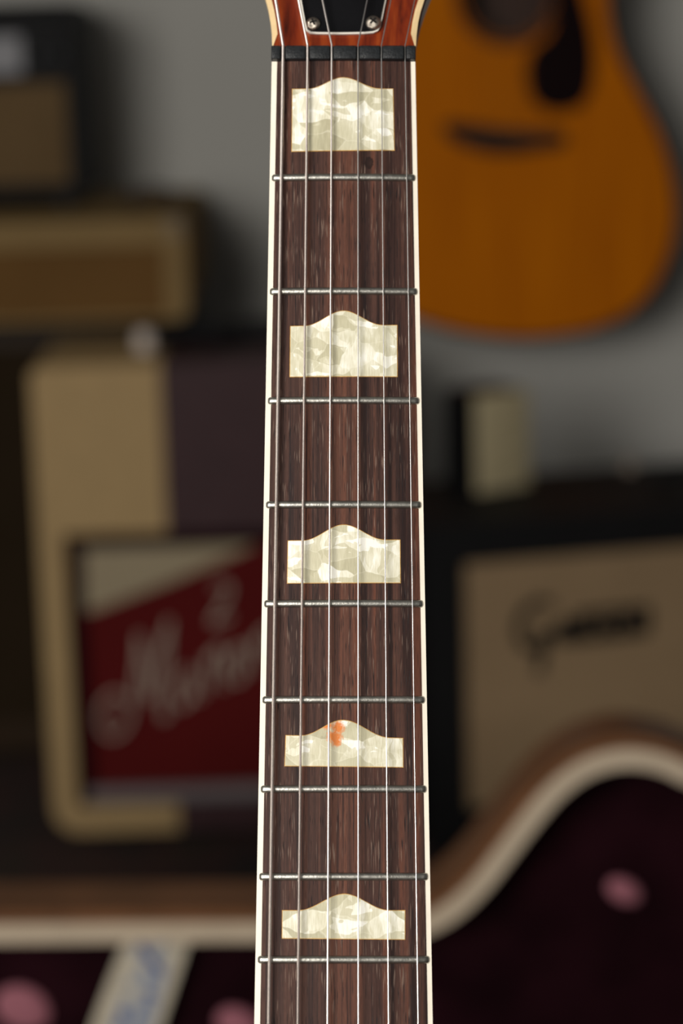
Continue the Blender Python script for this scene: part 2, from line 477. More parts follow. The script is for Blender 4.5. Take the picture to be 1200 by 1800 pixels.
def inlay(k, spec):
    lt, lb, rtp, rb, pk, hs, he = spec
    N = 64
    def top(px):
        base = lerp(lt[1], rtp[1], (px - lt[0]) / (rtp[0] - lt[0]))
        if hs < px < he:
            s_ = (px - hs) / (pk[0] - hs) if px < pk[0] else (he - px) / (he - pk[0])
            bas2 = lerp(lt[1], rtp[1], (pk[0] - lt[0]) / (rtp[0] - lt[0]))
            s_ = max(0, min(1, s_)); h = .5 - .5 * math.cos(math.pi * s_ ** 1.05)
            base -= (bas2 - pk[1]) * h
        return base
    def mesh(grow, lift, depth):
        v = []
        for i in range(N + 1):
            t = i / N
            pt = lerp(lt[0] - grow, rtp[0] + grow, t); pb = lerp(lb[0] - grow, rb[0] + grow, t)
            yt = top(pt) - grow; ybm = lerp(lb[1], rb[1], t) + grow
            for s_ in (0, .5, 1):
                x, y = nb(lerp(pt, pb, s_), lerp(yt, ybm, s_)); v.append((x, y, camb(x) + lift))
            for s_ in (0, 1):
                x, y = nb(lerp(pt, pb, s_), lerp(yt, ybm, s_)); v.append((x, y, camb(x) - depth))
        f = []
        for i in range(N):
            a = i * 5; b = a + 5
            f += [(a, b, b + 1, a + 1), (a + 1, b + 1, b + 2, a + 2), (a, a + 3, b + 3, b), (a + 2, b + 2, b + 4, a + 4), (a + 3, a + 4, b + 4, b + 3)]
        f += [(0, 1, 2, 4, 3), (N * 5, N * 5 + 3, N * 5 + 4, N * 5 + 2, N * 5 + 1)]
        return MB().add(v, f)
    o = mesh(0, .00012, .001).build('pearl_inlay', pearl('pearloid', k * 3.7 + 1.1, stain if k == 3 else None), gt)
    if k == 3: o['label'] = 'pearl hump inlay with an orange stain on its crest'
    mesh(1.1, .00006, .0008).build('glue_line', M['amber_glue'], o)
for k, sp_ in enumerate(inl): inlay(k, sp_)

# red side dots on the low edge
for py in (615, 980, 1313, 1652):
    y = nb(470, py)[1]; x = LO(y)
    MB().lathe([(.0007, -.0005), (.0007, .00001), (.0005, .00005)], (x, y, -.0017), (-1, 0, 0), 12).build('side_dot', M['red_dot'], gt, True)

# nut with string slots
px_nut = [(497, 541 - .8, 582.6, 629.5, 670.7, 712)]
sx_nut = [nb(p, 104, .0012)[0] for p in (497.3, 540.4, 582.8, 629, 670.2, 711.8)]
nut_y0 = yn; nut_y1 = nb(603, 79, .0016)[1]
NX0, NX1 = LO(yn) - .0001, RO(yn) + .0001
slot_w = [.0014, .0012, .0010, .00085, .0007, .00065]
nm = MB()
nm.box(NX0, NX1, nut_y0 + .0001, nut_y1, -.0045, .0005, bev=.0003)
cuts = [NX0] + [c for s_, w_ in zip(sx_nut, slot_w) for c in (s_ - w_ / 2, s_ + w_ / 2)] + [NX1]
for i in range(0, len(cuts), 2):
    nm.box(cuts[i], cuts[i + 1], nut_y0, nut_y1 - .0002, .0002, .0019, bev=.00035, seg=3)
nm.build('nut', M['black_nut'], gt, True, 50)

# headstock: tilted back behind the nut
HT = math.tan(math.radians(11)); HY = nut_y1; HW0 = -.0022
def hs(px, py, lift=0.0):
    n = (WD - (-VD) * (-HT)).normalized()            # plane: w = HW0 - HT * (y - HY) + lift
    o = P0 - VD * (HY - TAIL) + WD * (HW0 + lift)
    n = (WD + (-VD) * HT).normalized()
    d = ray(px, py); t = (o - CAM).dot(n) / d.dot(n); q = CAM + d * t - P0
    return q.dot(rgt), TAIL - q.dot(VD)
def hz(y, lift=0.0): return HW0 - HT * (y - HY) + lift
L_px = [(478.5, 90), (477.5, 60), (475.5, 40), (472, 20), (467, 0), (459, -22), (449, -45)]
R_px = [(730, 90), (732, 60), (734.5, 40), (739, 20), (745.5, 0), (754, -22), (764, -45)]
Lh = [hs(*p) for p in L_px]; Rh = [hs(*p) for p in R_px]
x_c = (Lh[0][0] + Rh[0][0]) / 2
crown = [(-.033, .045), (-.036, .085), (-.040, .125), (-.043, .150), (-.040, .160), (-.024, .158), (-.010, .166), (0, .170),
         (.010, .166), (.024, .158), (.040, .160), (.043, .150), (.040, .125), (.036, .085), (.033, .045)]
hout = [Vector(p) for p in Lh] + [Vector((x_c + a, HY + b)) for a, b in crown] + [Vector(p) for p in reversed(Rh)]
hout = [Vector((p[0], p[1])) for p in hout]
ccw = list(reversed(hout))                            # counter-clockwise
hin = offset(ccw, -.00165)
def hs_prism(pts, l0, l1, bev=0.0):
    m_ = MB().prism([(p[0], p[1]) for p in pts], 0, 1, 'z')
    m_.v = [(x, y, hz(y, lerp(l0, l1, z))) for (x, y, z) in m_.v]
    return m_
hs_prism(hin, -.0138, 0).build('headstock', M['red_lacquer'], gt)
core = [Vector((p.x + (.0006 if p.x > x_c else .0022) * min(1, max(0, (p.y - HY) / .008)), p.y)) for p in offset(ccw, -.0002)]
hs_prism(core, -.0140, -.0022).build('headstock_core', M['red_side'], gt)
hb = MB()
n_ = len(ccw)
for i in range(n_ - 1):
    q = [ccw[i], ccw[i + 1], hin[i + 1], hin[i]]
    v = [(p.x, p.y, hz(p.y, .0001)) for p in q] + [(p.x, p.y, hz(p.y, -.0022)) for p in q]
    hb.add(v, [(0, 1, 2, 3), (7, 6, 5, 4), (0, 4, 5, 1), (2, 6, 7, 3)])
hb.build('headstock_binding', M['aged_cream'], gt, weld=True)

# truss rod cover
tr_px = [(522, -40), (526.5, 0), (530, 20), (534.5, 44), (537.5, 54), (545, 59.3), (556, 60.3), (600, 60.8), (640, 60), (656, 58.5), (664, 55), (669, 47), (674, 22), (678.5, 0),
         (684, -40), (686, -80), (672, -120), (640, -150), (604, -160), (566, -150), (536, -120), (520, -80)]
tout = [Vector(hs(*p, .0006)) for p in tr_px]
tin = offset(tout, -.00048)
tc_ = hs_prism(tin, .0010, .0016).build('truss_rod_cover', M['gloss_black'], gt)
hs_prism(tout, .0002, .0011).build('white_underlayer', M['white_ply'], tc_)
hn = Vector((0, HT, 1)).normalized()
for (px, py, r, ang) in ((550.3, 41.5, .00205, 20), (655.5, 39.5, .00220, 50)):
    x, y = hs(px, py, .0020); c = Vector((x, y, hz(y, .0016)))
    sm = MB().lathe([(r, -.0002), (r, .0003), (r * .93, .0007), (r * .75, .00105), (r * .45, .0013), (r * .15, .0014), (.00001, .0014)], c, hn, 28)
    ux = Vector((math.cos(math.radians(ang)), math.sin(math.radians(ang)), 0)); uy = hn.cross(ux).normalized(); ux = uy.cross(hn)
    for (a, b) in ((ux, uy), (uy, ux)):
        pts = []
        for h in (.0005, .00146):
            for (sa, sb) in ((-1, -1), (1, -1), (1, 1), (-1, 1)):
                pts.append(c + hn * h + a * sa * r * .52 + b * sb * r * .13)
        sm.add(pts, [(0, 1, 2, 3), (4, 5, 6, 7), (0, 1, 5, 4), (1, 2, 6, 5), (2, 3, 7, 6), (3, 0, 4, 7)], 1)
    sm.build('screw', [M['screw'], M['dark_recess']], tc_, True, 35)

# tuner posts (above the frame) and strings
ST = [(497.3, 471.7, .96, 'wound', .27), (540.4, 523.0, .76, 'wound', .21), (582.8, 575.3, .56, 'wound', 0),
      (629.0, 629.5, .40, 'bright_steel', 0), (670.2, 682.7, .34, 'bright_steel', 0), (711.8, 734.8, .30, 'bright_steel', 0)]
top0 = [484.2, 524.5, 566.5, 645.0, 686.7, 728.5]
ys_b = nb(603, 1800, .0024)[1]
for i, (pa, pb, dia, mt, per) in enumerate(ST):
    r = dia / 2000
    xa = sx_nut[i]; xb = nb(pb, 1800, .0026)[0]
    za = camb(xa) + .0016 + r * .2; zb = camb(xb) + .0026
    ybr = TAIL - .6248
    def on(y):
        t = (y - yn) / (ys_b - yn); return Vector((lerp(xa, xb, t), y, lerp(za, zb, t)))
    # towards the tuner: continue through the photo's top edge
    h0 = hs(top0[i], 0, .004); xt, yt = h0
    dirx = (xt - xa) / (yt - nut_y1)
    ypost = HY + [.045, .085, .125, .125, .085, .045][i]
    post = Vector((xa + dirx * (ypost - nut_y1), ypost, hz(ypost, .006)))
    nutb = Vector((xa, nut_y1, za - .0001))
    pts = [post]
    pts += [post.lerp(nutb, k / 6) for k in range(1, 6)]
    pts += [nutb]
    fine = []
    if per:
        y = yn; step = per / 2000
        seq = [nutb]
        ytop = nut_y1 + .020
        # wound part along the headstock run, then the speaking length in view
        q0 = post.lerp(nutb, 1 - .020 / (post - nutb).length)
        L1 = (q0 - nutb).length; k1 = int(L1 / step)
        fine = [q0.lerp(nutb, k / k1) for k in range(k1)]
        yend = ys_b - .012; tot = (on(yn) - on(yend)).length; k2 = int(tot / step)
        a0 = nutb; a1 = on(yend); k2 = int((a0 - a1).length / step)
        n1 = on(yn); kk = int((a0 - n1).length / step)
        fine += [a0.lerp(n1, k / max(kk, 1)) for k in range(kk)]
        k2 = int((n1 - a1).length / step)
        fine += [n1.lerp(a1, k / k2) for k in range(k2 + 1)]
        rr = [r if j % 2 else r * .80 for j in range(len(fine))]
        pts = [post, q0 + (post - q0).normalized() * 1e-4] + fine + [on(ybr)]
        rad = [r * .93] * 2 + rr + [r * .93]
    else:
        pts += [on(yn)] + [on(lerp(yn, ybr, k / 10)) for k in range(1, 11)]
        rad = [r] * len(pts)
    MB().tube(pts, rad, 8).build('string', M[mt], gt, not per, 60)
    pz = Vector((0, HT, 1)).normalized()
    sd = -1 if i < 3 else 1
    MB().lathe([(.0045, -.008), (.0045, -.006), (.003, -.0055), (.003, .002), (.0022, .003)], post + Vector((sd * .003, 0, 0)), pz, 16).build('tuner_post', M['screw'], gt, True)

# neck shaft and body (mostly below the frame)
nv = []; nf = []; NS = 14; ys_n = [lerp(nut_y1, TAIL - .40, k / 14) for k in range(15)]
for j, y in enumerate(ys_n):
    a, b = LO(y), RO(y); c = (a + b) / 2; hw = (b - a) / 2; dp = lerp(.0165, .020, j / 14) + (max(0, j - 11) * .008)
    for k in range(NS + 1):
        t = math.pi * k / NS; nv.append((c + hw * math.cos(t), y, -.0054 - dp * math.sin(t) ** .8))
for j in range(14):
    for k in range(NS): nf.append((j * 15 + k, j * 15 + k + 1, j * 15 + 16 + k, j * 15 + 15 + k))
nf += [tuple(range(15)), tuple(14 * 15 + k for k in range(15))]
for j in range(14): nf.append((j * 15, j * 15 + 15, j * 15 + 29, j * 15 + 14))
MB().add(nv, nf).build('neck', M['red_side'], gt, True)
bo = catmull([(0, 0), (.10, .008), (.175, .05), (.203, .13), (.185, .20), (.135, .265), (.125, .31), (.145, .365), (.135, .395), (.10, .39), (.065, .375), (.035, .40), (.030, .455), (0, .462),
              (-.05, .462), (-.11, .445), (-.143, .39), (-.14, .34), (-.122, .28), (-.145, .235), (-.19, .18), (-.203, .12), (-.175, .05), (-.10, .008)], 5, True)
bo = [(p[0], p[1]) for p in [Vector((q[0], q[1])) for q in [(v[0], v[1]) for v in bo]]]
MB().prism(bo, -.080, -.014, 'z', bev=.004).build('body', M['orange_lacquer'], gt)
bb = MB(); bo_in = offset([Vector(p) for p in bo], -.004)
for i in range(len(bo)):
    j = (i + 1) % len(bo); q = [bo[i], bo[j], bo_in[j], bo_in[i]]
    q = [Vector(p) for p in q]; g = offset
    v = [(p[0] * 1.002, p[1], -.0135) for p in q] + [(p[0] * 1.002, p[1], -.019) for p in q]
    bb.add(v, [(0, 1, 2, 3), (7, 6, 5, 4), (0, 4, 5, 1), (2, 6, 7, 3)])
bb.build('body_binding', M['aged_cream'], gt, weld=True)
MB().box(-.045, .045, TAIL - .630, TAIL - .618, -.0145, .0035, bev=.002).build('bridge', M['black_nut'], gt)
for y0 in (TAIL - .50, TAIL - .60):
    MB().box(-.037, .037, y0 - .035, y0, -.0145, -.004, bev=.003).build('pickup', M['nickel'], gt)

# stand under it
sb = gt.matrix_world @ Vector((0, 0, -.080))
st = empty('guitar_stand', (sb.x, sb.y, 0))
tag(st, 'black tubular stand carrying the guitar with pearl hump inlays', 'stand')
M['stand'] = plain('black_tube', (.015, .015, .016), .4)
zb = sb.z - .009
for s_ in (-1, 1):
    MB().tube([(s_ * .06, .10, zb), (s_ * .11, .07, zb - .03), (s_ * .24, -.06, .008)], .008, 10).build('leg', M['stand'], st, True)
    MB().tube([(s_ * .06, .10, zb), (s_ * .06, .0, zb), (s_ * .06, -.075, zb), (s_ * .06, -.085, zb + .02)], .007, 10).build('yoke_arm', M['stand'], st, True)
MB().tube([(0, .10, zb), (0, .16, zb - .04), (0, .28, .008)], .008, 10).build('leg', M['stand'], st, True)
MB().tube([(-.07, .10, zb), (.07, .10, zb)], .009, 10).build('crossbar', M['stand'], st, True)

# ================================================================== acoustic guitar hanging on the wall
AY = 3.00
def ac(px, py, Y=AY):
    p = at(px, py, Y); return p.x, p.z
bot = at(905, 597, AY)
ag = empty('acoustic_guitar', (bot.x, AY, bot.z))
tag(ag, 'amber topped acoustic guitar with black bridge and dark pickguard on the wall', 'guitar')
def al(pts): return [Vector((a - bot.x, b - bot.z)) for a, b in (ac(*p) for p in pts)]
M['amber_top'] = streaked('amber_spruce', [(.40, .102, .001), (.47, .128, .001), (.54, .155, .001)], (60, 1, 4), .5, 0, .03)
M['rosewood_side'] = streaked('brown_side_wood', [(.030, .014, .010), (.055, .026, .018)], (8, 60, 8), .4, 0, .2)
M['dark_guard'] = plain('dark_pickguard', (.006, .0015, .002), .6, spec=.05)
M['ebony'] = plain('ebony', (.006, .006, .007), .55, spec=.1)
M['bronze'] = plain('bronze_string', (.16, .08, .03), .6, .6)
M['old_bone'] = plain('old_bone', (.10, .08, .06), .6)
ao_px = [(912, 597), (985, 592), (1050, 579), (1110, 550), (1155, 502), (1182, 440), (1191, 375), (1184, 305), (1162, 232), (1128, 165), (1097, 105), (1080, 55), (1073, 0),
         (1078, -60), (1090, -120), (1092, -190), (1068, -260), (1020, -305), (960, -325), (890, -330), (820, -325), (765, -305), (722, -262), (700, -190), (700, -120), (710, -60), (714, 0),
         (706, 55), (688, 105), (655, 165), (618, 232), (594, 305), (585, 370), (592, 435), (620, 492), (668, 535), (740, 567), (820, 588)]
ao = [Vector((p[0], p[1])) for p in catmull([(v.x, v.y, 0) for v in al(ao_px)], 4, True)]
def ypr(pts, a, b, name, mat, par, bev=0.0): return MB().prism([(p[0], p[1]) for p in pts], a, b, 'y', bev=bev).build(name, mat, par)
# top with the sound hole cut as a ring
hc = al([(892, -12)])[0]; HR = .052
tcen = MB()
na = len(ao); rim = []
for p in ao:
    d = (p - hc).normalized(); rim.append(hc + d * HR)
tcen.ring(ao, rim, -.003, 0.0)
tcen.build('soundboard', M['amber_top'], ag, weld=True)
sd_ = MB(); sd_.ring(offset(ao, -.002), offset(ao, -.005), 0, .105); sd_.build('side', M['rosewood_side'], ag, True, weld=True)
ypr(offset(ao, -.002), .104, .108, 'back', M['rosewood_side'], ag)
eb = MB(); eb.ring(offset(ao, .0006), offset(ao, -.005), -.0035, .006); eb.build('edge_binding', plain('dark_tortoise', (.016, .010, .008), .5, spec=.1), ag, weld=True)
rs = MB()
c32 = [Vector((math.cos(2 * math.pi * k / 40), math.sin(2 * math.pi * k / 40))) for k in range(40)]
for (r0, r1) in ((.0525, .0555), (.0575, .064)):
    rs.ring([hc + c * r1 for c in c32], [hc + c * r0 for c in c32], -.0034, -.001)
rs.build('rosette', M['ebony'], ag, weld=True)
bp = catmull([(v.x, v.y, 0) for v in al([(776, 221), (800, 214), (870, 224), (930, 229), (982, 230), (994, 242), (986, 257), (945, 262), (905, 269), (865, 269), (825, 260), (790, 243)])], 4, True)
br = ypr(bp, -.012, -.003, 'bridge', M['ebony'], ag, .002)
q0, q1 = al([(826, 236), (950, 241)])
MB().tube([(q0.x, -.0135, q0.y), (q1.x, -.0135, q1.y)], .0016, 8).build('saddle', M['old_bone'], br, True)
for k in range(6):
    q = al([(845 + k * 18, 250 + k * .6)])[0]
    MB().lathe([(.003, 0), (.003, .002), (.001, .004)], (q.x, -.012, q.y), (0, -1, 0), 10).build('bridge_pin', M['ebony'], br, True)
pg = catmull([(v.x, v.y, 0) for v in al([(972, -20), (974, 25), (962, 62), (936, 86), (924, 120), (930, 165), (952, 190), (985, 198), (1017, 188), (1036, 165), (1044, 120), (1042, 70), (1032, 20), (1014, -40), (995, -78), (976, -84)])], 4, True)
ypr(pg, -.0045, -.003, 'pickguard', M['dark_guard'], ag, .0004)
# neck, headstock, strings (above the frame)
nt_ = al([(890, -330)])[0]; ax = (nt_ - hc).normalized(); px_ = Vector((ax.y, -ax.x))
def aq(c, hw0, hw1, l0, l1): return [c + ax * l0 - px_ * hw0, c + ax * l0 + px_ * hw0, c + ax * l1 + px_ * hw1, c + ax * l1 - px_ * hw1]
ypr(aq(hc, .028, .022, .06, .50), -.008, -.003, 'fingerboard', M['ebony'], ag, .001)
ypr(aq(nt_, .028, .022, -.02, .32), -.003, .018, 'neck', M['rosewood_side'], ag, .003)
ypr(aq(nt_, .030, .037, .32, .49), .0, .016, 'headstock', M['rosewood_side'], ag, .002)
for k in range(6):
    q = al([(845 + k * 18, 250 + k * .6)])[0]; e = nt_ + ax * .33 + px_ * (k - 2.5) * .0075
    MB().tube([(q.x, -.013, q.y), (q0.lerp(q1, .15 + k * .14).x, -.0155, q0.lerp(q1, .15 + k * .14).y), (e.x, -.010, e.y)], .00028, 6).build('string', M['bronze'], ag)
hk = nt_ + ax * .30; hkw = Vector((hk.x + bot.x, AY, hk.y + bot.z))
wh = empty('wall_hanger', (hkw.x, WALL_Y, hkw.z))
tag(wh, 'black wall hanger holding the amber acoustic guitar by its headstock', 'hanger')
MB().box(-.03, .03, -.012, 0, -.05, .05, bev=.003).build('plate', M['stand'], wh)
MB().tube([(0, -.01, 0), (0, AY - WALL_Y + .06, 0)], .006, 10).build('arm', M['stand'], wh, True)
for s_ in (-1, 1):
    MB().tube([(0, AY - WALL_Y + .06, 0), (s_ * .032, AY - WALL_Y + .045, .01), (s_ * .032, AY - WALL_Y - .02, .014)], .005, 10).build('prong', M['stand'], wh, True)

# ================================================================== amplifiers
def knob(mb_parent, c, axis, r, h, mat, name='knob'):
    return MB().lathe([(r, 0), (r, h * .6), (r * .85, h * .9), (r * .6, h)], c, axis, 16).build(name, mat, mb_parent, True)

# ---- cream and maroon two-tone combo
F1 = Frame(73, 1050, 2.60, 0.0)
a1 = empty('guitar_amplifier', F1.o, F1.yaw)
tag(a1, 'cream and maroon two-tone amplifier with red lettered grille panel', 'amplifier')
M['cream_tolex'] = plain('cream_tolex', (.40, .275, .130), .7, var=.06, scale=40, bump=.2, bscale=600)
M['maroon_tolex'] = plain('maroon_tolex', (.040, .016, .019), .55, var=.15, scale=40, bump=.2, bscale=600)
M['maroon_dark'] = plain('dark_maroon_trim', (.012, .002, .004), .7, spec=.04)
M['red_cloth'] = cloth('red_grille_cloth', (.090, .007, .007), (.115, .009, .009))
M['pale_cloth'] = cloth('pale_grille_cloth', (.34, .28, .185), (.40, .33, .22))
M['grey_bead'] = plain('grey_bead', (.17, .145, .15), .5)
M['logo_white'] = plain('logo_cream', (.46, .37, .30), .6)
W1 = F1.p(630, 1100)[0]; zt = F1.p(285, 640)[1]; zb1 = max(F1.p(200, 1463)[1], .012)
xs = F1.p(287, 800)[0]
gx0 = F1.p(122, 1150)[0]; gx1 = W1 - gx0; gz1 = F1.p(250, 937)[1]; gz0 = F1.p(250, 1414)[1]
def ringpts(x0, x1, z0, z1, r, k=5):
    o = rrect(x0, x1, z0, z1, r, k); return o
outer = []; inner = []
ro = rrect(0, W1, zb1, zt, .030, 6, .012); ri = rrect(gx0, gx1, gz0, gz1, .004, 6)
def addsplit(o, i):
    n = len(o); O = []; I = []
    for k in range(n):
        j = (k + 1) % n; O.append(o[k]); I.append(i[k])
        if (o[k].x - xs) * (o[j].x - xs) < 0:
            t = (xs - o[k].x) / (o[j].x - o[k].x); O.append(o[k].lerp(o[j], t)); 
            t2 = (xs - i[k].x) / (i[j].x - i[k].x) if abs(i[j].x - i[k].x) > 1e-6 else t
            I.append(i[k].lerp(i[j], max(0, min(1, t2))))
    return O, I
outer, inner = addsplit(ro, ri)
D1 = .245
MB().ring(outer, inner, 0, D1, sel=lambda x: x < xs).build('cream_shell', M['cream_tolex'], a1, True, 40, weld=True)
MB().ring(outer, inner, 0.0006, D1, sel=lambda x: x >= xs).build('maroon_shell', M['maroon_tolex'], a1, True, 40, weld=True)
MB().box(gx0 - .01, gx1 + .01, .03, D1 - .01, gz0 - .01, gz1 + .01).build('back_panel', M['maroon_dark'], a1)
li_ = rrect(gx0 + .0165, gx1 - .0165, gz0 + .002, gz1 - .0165, .004, 6)
MB().ring(ri, li_, .004, .03).build('grille_surround', M['maroon_dark'], a1, weld=True)
MB().box(gx0 + .004, gx1 - .004, .016, .031, gz0 + .002, gz1 - .004).build('grille', M['red_cloth'], a1)
tri = [F1.p(*p) for p in ((146, 960), (470, 950), (430, 972), (300, 1027), (165, 1078), (148, 1080))]
MB().prism([Vector(t) for t in tri], .0135, .0165).build('pale_corner_cloth', M['pale_cloth'], a1)
MB().box(gx0 + .012, gx1 - .012, .002, .018, gz0 + .001, F1.p(250, 1388)[1], bev=.003).build('sill_bead', M['grey_bead'], a1)
def strokes(name, F, lines, y, r, mat, par):
    mb = MB()
    for ln in lines:
        pts = catmull([(F.p(px, py)[0], y, F.p(px, py)[1]) for px, py in ln], 5)
        mb.tube(pts, r, 6)
    return mb.build(name, mat, par, True)
strokes('script_lettering', F1, [
    [(228, 1240), (200, 1225), (178, 1245), (178, 1285), (195, 1300), (218, 1285), (230, 1250), (240, 1180), (243, 1120)],
    [(243, 1120), (252, 1180), (262, 1235), (275, 1170), (296, 1095)],
    [(296, 1095), (290, 1180), (284, 1265), (296, 1255)],
    [(330, 1180), (314, 1195), (308, 1230), (320, 1246), (336, 1225), (340, 1185), (342, 1225), (352, 1232)],
    [(362, 1160), (364, 1220)], [(363, 1180), (376, 1150), (390, 1150), (388, 1200), (396, 1212)],
    [(412, 1145), (402, 1170), (408, 1198), (422, 1198), (430, 1170), (424, 1145), (412, 1145)],
    [(440, 1130), (446, 1185)], [(444, 1150), (460, 1118), (476, 1115), (478, 1160), (490, 1165)]], .0125, .0023, M['logo_white'], a1)
strokes('small_emblem', F1, [[(376, 1040), (398, 1032), (400, 1050), (384, 1078), (372, 1098), (390, 1094), (404, 1088)]], .0125, .0022, M['logo_white'], a1)
for x in (.05, W1 - .05):
    for y in (.04, D1 - .04):
        MB().lathe([(.014, 0), (.016, zb1 * .5), (.016, zb1 + .002)], (x, y, 0), (0, 0, 1), 14).build('foot', M['stand'], a1)
MB().tube([(W1 * .38, .12, zt), (W1 * .40, .12, zt + .018), (W1 * .5, .12, zt + .024), (W1 * .60, .12, zt + .018), (W1 * .62, .12, zt)], .009, 10).build('handle', M['ebony'], a1, True)
kx, kz = F1.p(254, 608, .11)
knob(a1, (kx, .11, zt - .001), (0, 0, 1), .011, .024, plain('ivory_knob', (.60, .52, .46), .4), 'ivory_knob')
MB().box(xs + .004, W1 - .03, .150, .205, zt, zt + .022, bev=.004).build('control_strip', M['ebony'], a1)

# ---- brown cabinet, tan cabinet and black amp stacked at the side
F2 = Frame(-210, 700, 2.90, 0.0)
a2 = empty('speaker_cabinet', F2.o)
tag(a2, 'dark brown speaker cabinet carrying the tan cabinet beside the wall', 'cabinet')
M['brown_tolex'] = plain('dark_brown_covering', (.030, .017, .008), .6, var=.2, scale=30, bump=.2, bscale=500)
W2 = F2.p(318, 600)[0]; zt2 = at(200, 566, 2.77).z
MB().box(0, W2, .01, .30, .012, zt2, bev=.008).build('cabinet_body', M['brown_tolex'], a2, True)
MB().box(.04, W2 - .04, .004, .02, .06, zt2 - .045).build('grille', cloth('brown_grille', (.022, .014, .007), (.032, .020, .010)), a2)
for x in (.05, W2 - .05):
    for y in (.05, .26):
        MB().lathe([(.014, 0), (.015, .014)], (x, y, 0), (0, 0, 1), 14).build('foot', M['stand'], a2)

F3 = Frame(-230, 470, 2.77, 0.0, zt2 + .001)
a3 = empty('tweed_cabinet', F3.o)
tag(a3, 'tan tweed covered cabinet with brown grille stacked on the dark brown cabinet', 'cabinet')
M['tan_tweed'] = cloth('tan_tweed', (.225, .150, .065), (.30, .20, .088), 900)
M['tan_grille'] = cloth('tan_grille', (.135, .070, .022), (.185, .098, .033), 600)
W3 = F3.p(328, 470)[0]; H3 = F3.p(200, 388)[1]
o3 = rrect(0, W3, 0, H3, .012, 5); i3 = rrect(.034, W3 - .026, .006, H3 - .030, .004, 5)
MB().ring(o3, i3, 0, .455).build('cabinet_body', M['tan_tweed'], a3, True, 40, weld=True)
MB().box(.03, W3 - .024, .012, .03, .004, H3 - .028).build('grille', M['tan_grille'], a3)
MB().box(.03, W3 - .026, .42, .44, .008, H3 - .03).build('back_panel', M['brown_tolex'], a3)
for x in (.012, W3 - .012):
    MB().box(x - .011, x + .011, -.002, .020, H3 - .022, H3 + .002, bev=.004).build('corner_cap', plain('worn_leather_corner', (.20, .15, .09), .6), a3)
lh = MB().tube([(W3 * .80, .16, H3), (W3 * .81, .16, H3 + .016), (W3 * .87, .16, H3 + .02), (W3 * .93, .16, H3 + .016), (W3 * .94, .16, H3)], .008, 10).build('handle', M['brown_tolex'], a3, True)

zt3 = F3.o.z + H3
F4 = Frame(-190, 200, 2.95, 0.0, zt3 + .001)
a4 = empty('practice_amplifier', F4.o)
tag(a4, 'small black amplifier with brown grille cloth on top of the tan cabinet', 'amplifier')
M['black_tolex'] = plain('black_tolex', (.0075, .0075, .008), .6, var=.2, scale=60, bump=.3, bscale=700, spec=.12)
M['brown_cloth'] = cloth('brown_grille_cloth', (.125, .080, .038), (.19, .122, .058), 700)
W4 = F4.p(146, 200)[0]; H4 = F4.p(80, 4)[1]
o4 = rrect(0, W4, .012, H4, .012, 5, .026); i4 = rrect(.016, W4 - .020, .030, H4 - .016, .003, 5)
MB().ring(o4, i4, 0, .20).build('cabinet_body', M['black_tolex'], a4, True, 40, weld=True)
zp = F4.p(60, 146)[1]
MB().box(.014, W4 - .018, .008, .025, .028, zp).build('grille', M['brown_cloth'], a4)
MB().box(.014, W4 - .018, .004, .19, zp, H4 - .014).build('control_panel', M['ebony'], a4)
e0 = F4.p(-40, 132); e1 = F4.p(38, 62)
MB().box(e0[0], e1[0], -.002, .005, e0[1], e1[1], bev=.001).build('name_plate', plain('brushed_plate', (.16, .16, .17), .5, .3), a4)
for k in range(2):
    q = F4.p(72 + k * 34, 96); knob(a4, (q[0], .004, q[1]), (0, -1, 0), .008, .012, M['black_nut'])
MB().box(.014, W4 - .018, .18, .195, .025, zp).build('back_panel', M['black_tolex'], a4)
for x in (.03, W4 - .03):
    for y in (.03, .17):
        MB().lathe([(.012, 0), (.013, .013)], (x, y, 0), (0, 0, 1), 12).build('foot', M['stand'], a4)

# ---- black amp with script logo on the other side
F5 = Frame(742, 1000, 2.50, math.radians(13))
a5 = empty('combo_amplifier', F5.o, F5.yaw)
tag(a5, 'black combo amplifier with grey brown grille cloth and dark script logo', 'amplifier')
M['sparkle_cloth'] = cloth('grey_brown_grille_cloth', (.27, .185, .105), (.38, .265, .155), 500)
W5 = .50; zt5 = F5.p(800, 922)[1]
o5 = rrect(0, W5, .015, zt5, .012, 5)
ix0 = F5.p(817, 1200)[0]; iz1 = F5.p(900, 984)[1]
i5 = rrect(ix0, W5 - ix0, .015 + ix0, iz1, .004, 5)
MB().ring(o5, i5, 0, .24).build('cabinet_body', M['black_tolex'], a5, True, 40, weld=True)
MB().box(ix0 - .004, W5 - ix0 + .004, .008, .025, .012 + ix0, iz1 + .004).build('grille', M['sparkle_cloth'], a5)
MB().box(ix0 - .004, W5 - ix0 + .004, .21, .23, .012 + ix0, iz1 + .004).build('back_panel', M['black_tolex'], a5)
lg = strokes('script_logo', F5, [
    [(972, 1064), (948, 1060), (922, 1078), (912, 1108), (922, 1136), (942, 1140), (956, 1122), (966, 1110)],
    [(966, 1110), (956, 1145), (948, 1186)], [(944, 1118), (975, 1112), (1000, 1100)],
    [(985, 1128), (992, 1100), (1006, 1098)], [(1006, 1122), (1020, 1108), (1014, 1098), (1004, 1110), (1010, 1126), (1026, 1122)],
    [(1036, 1074), (1034, 1120), (1046, 1122)], [(1014, 1086), (1060, 1078), (1142, 1072)],
    [(1068, 1094), (1054, 1098), (1066, 1110), (1054, 1120)], [(1094, 1094), (1080, 1096), (1078, 1114), (1094, 1116)],
    [(1106, 1076), (1104, 1118)], [(1105, 1100), (1118, 1092), (1122, 1116)],
    [(1140, 1074), (1138, 1112)], [(985, 1127), (1060, 1122), (1138, 1112)]], .0055, .0046, M['ebony'], a5)
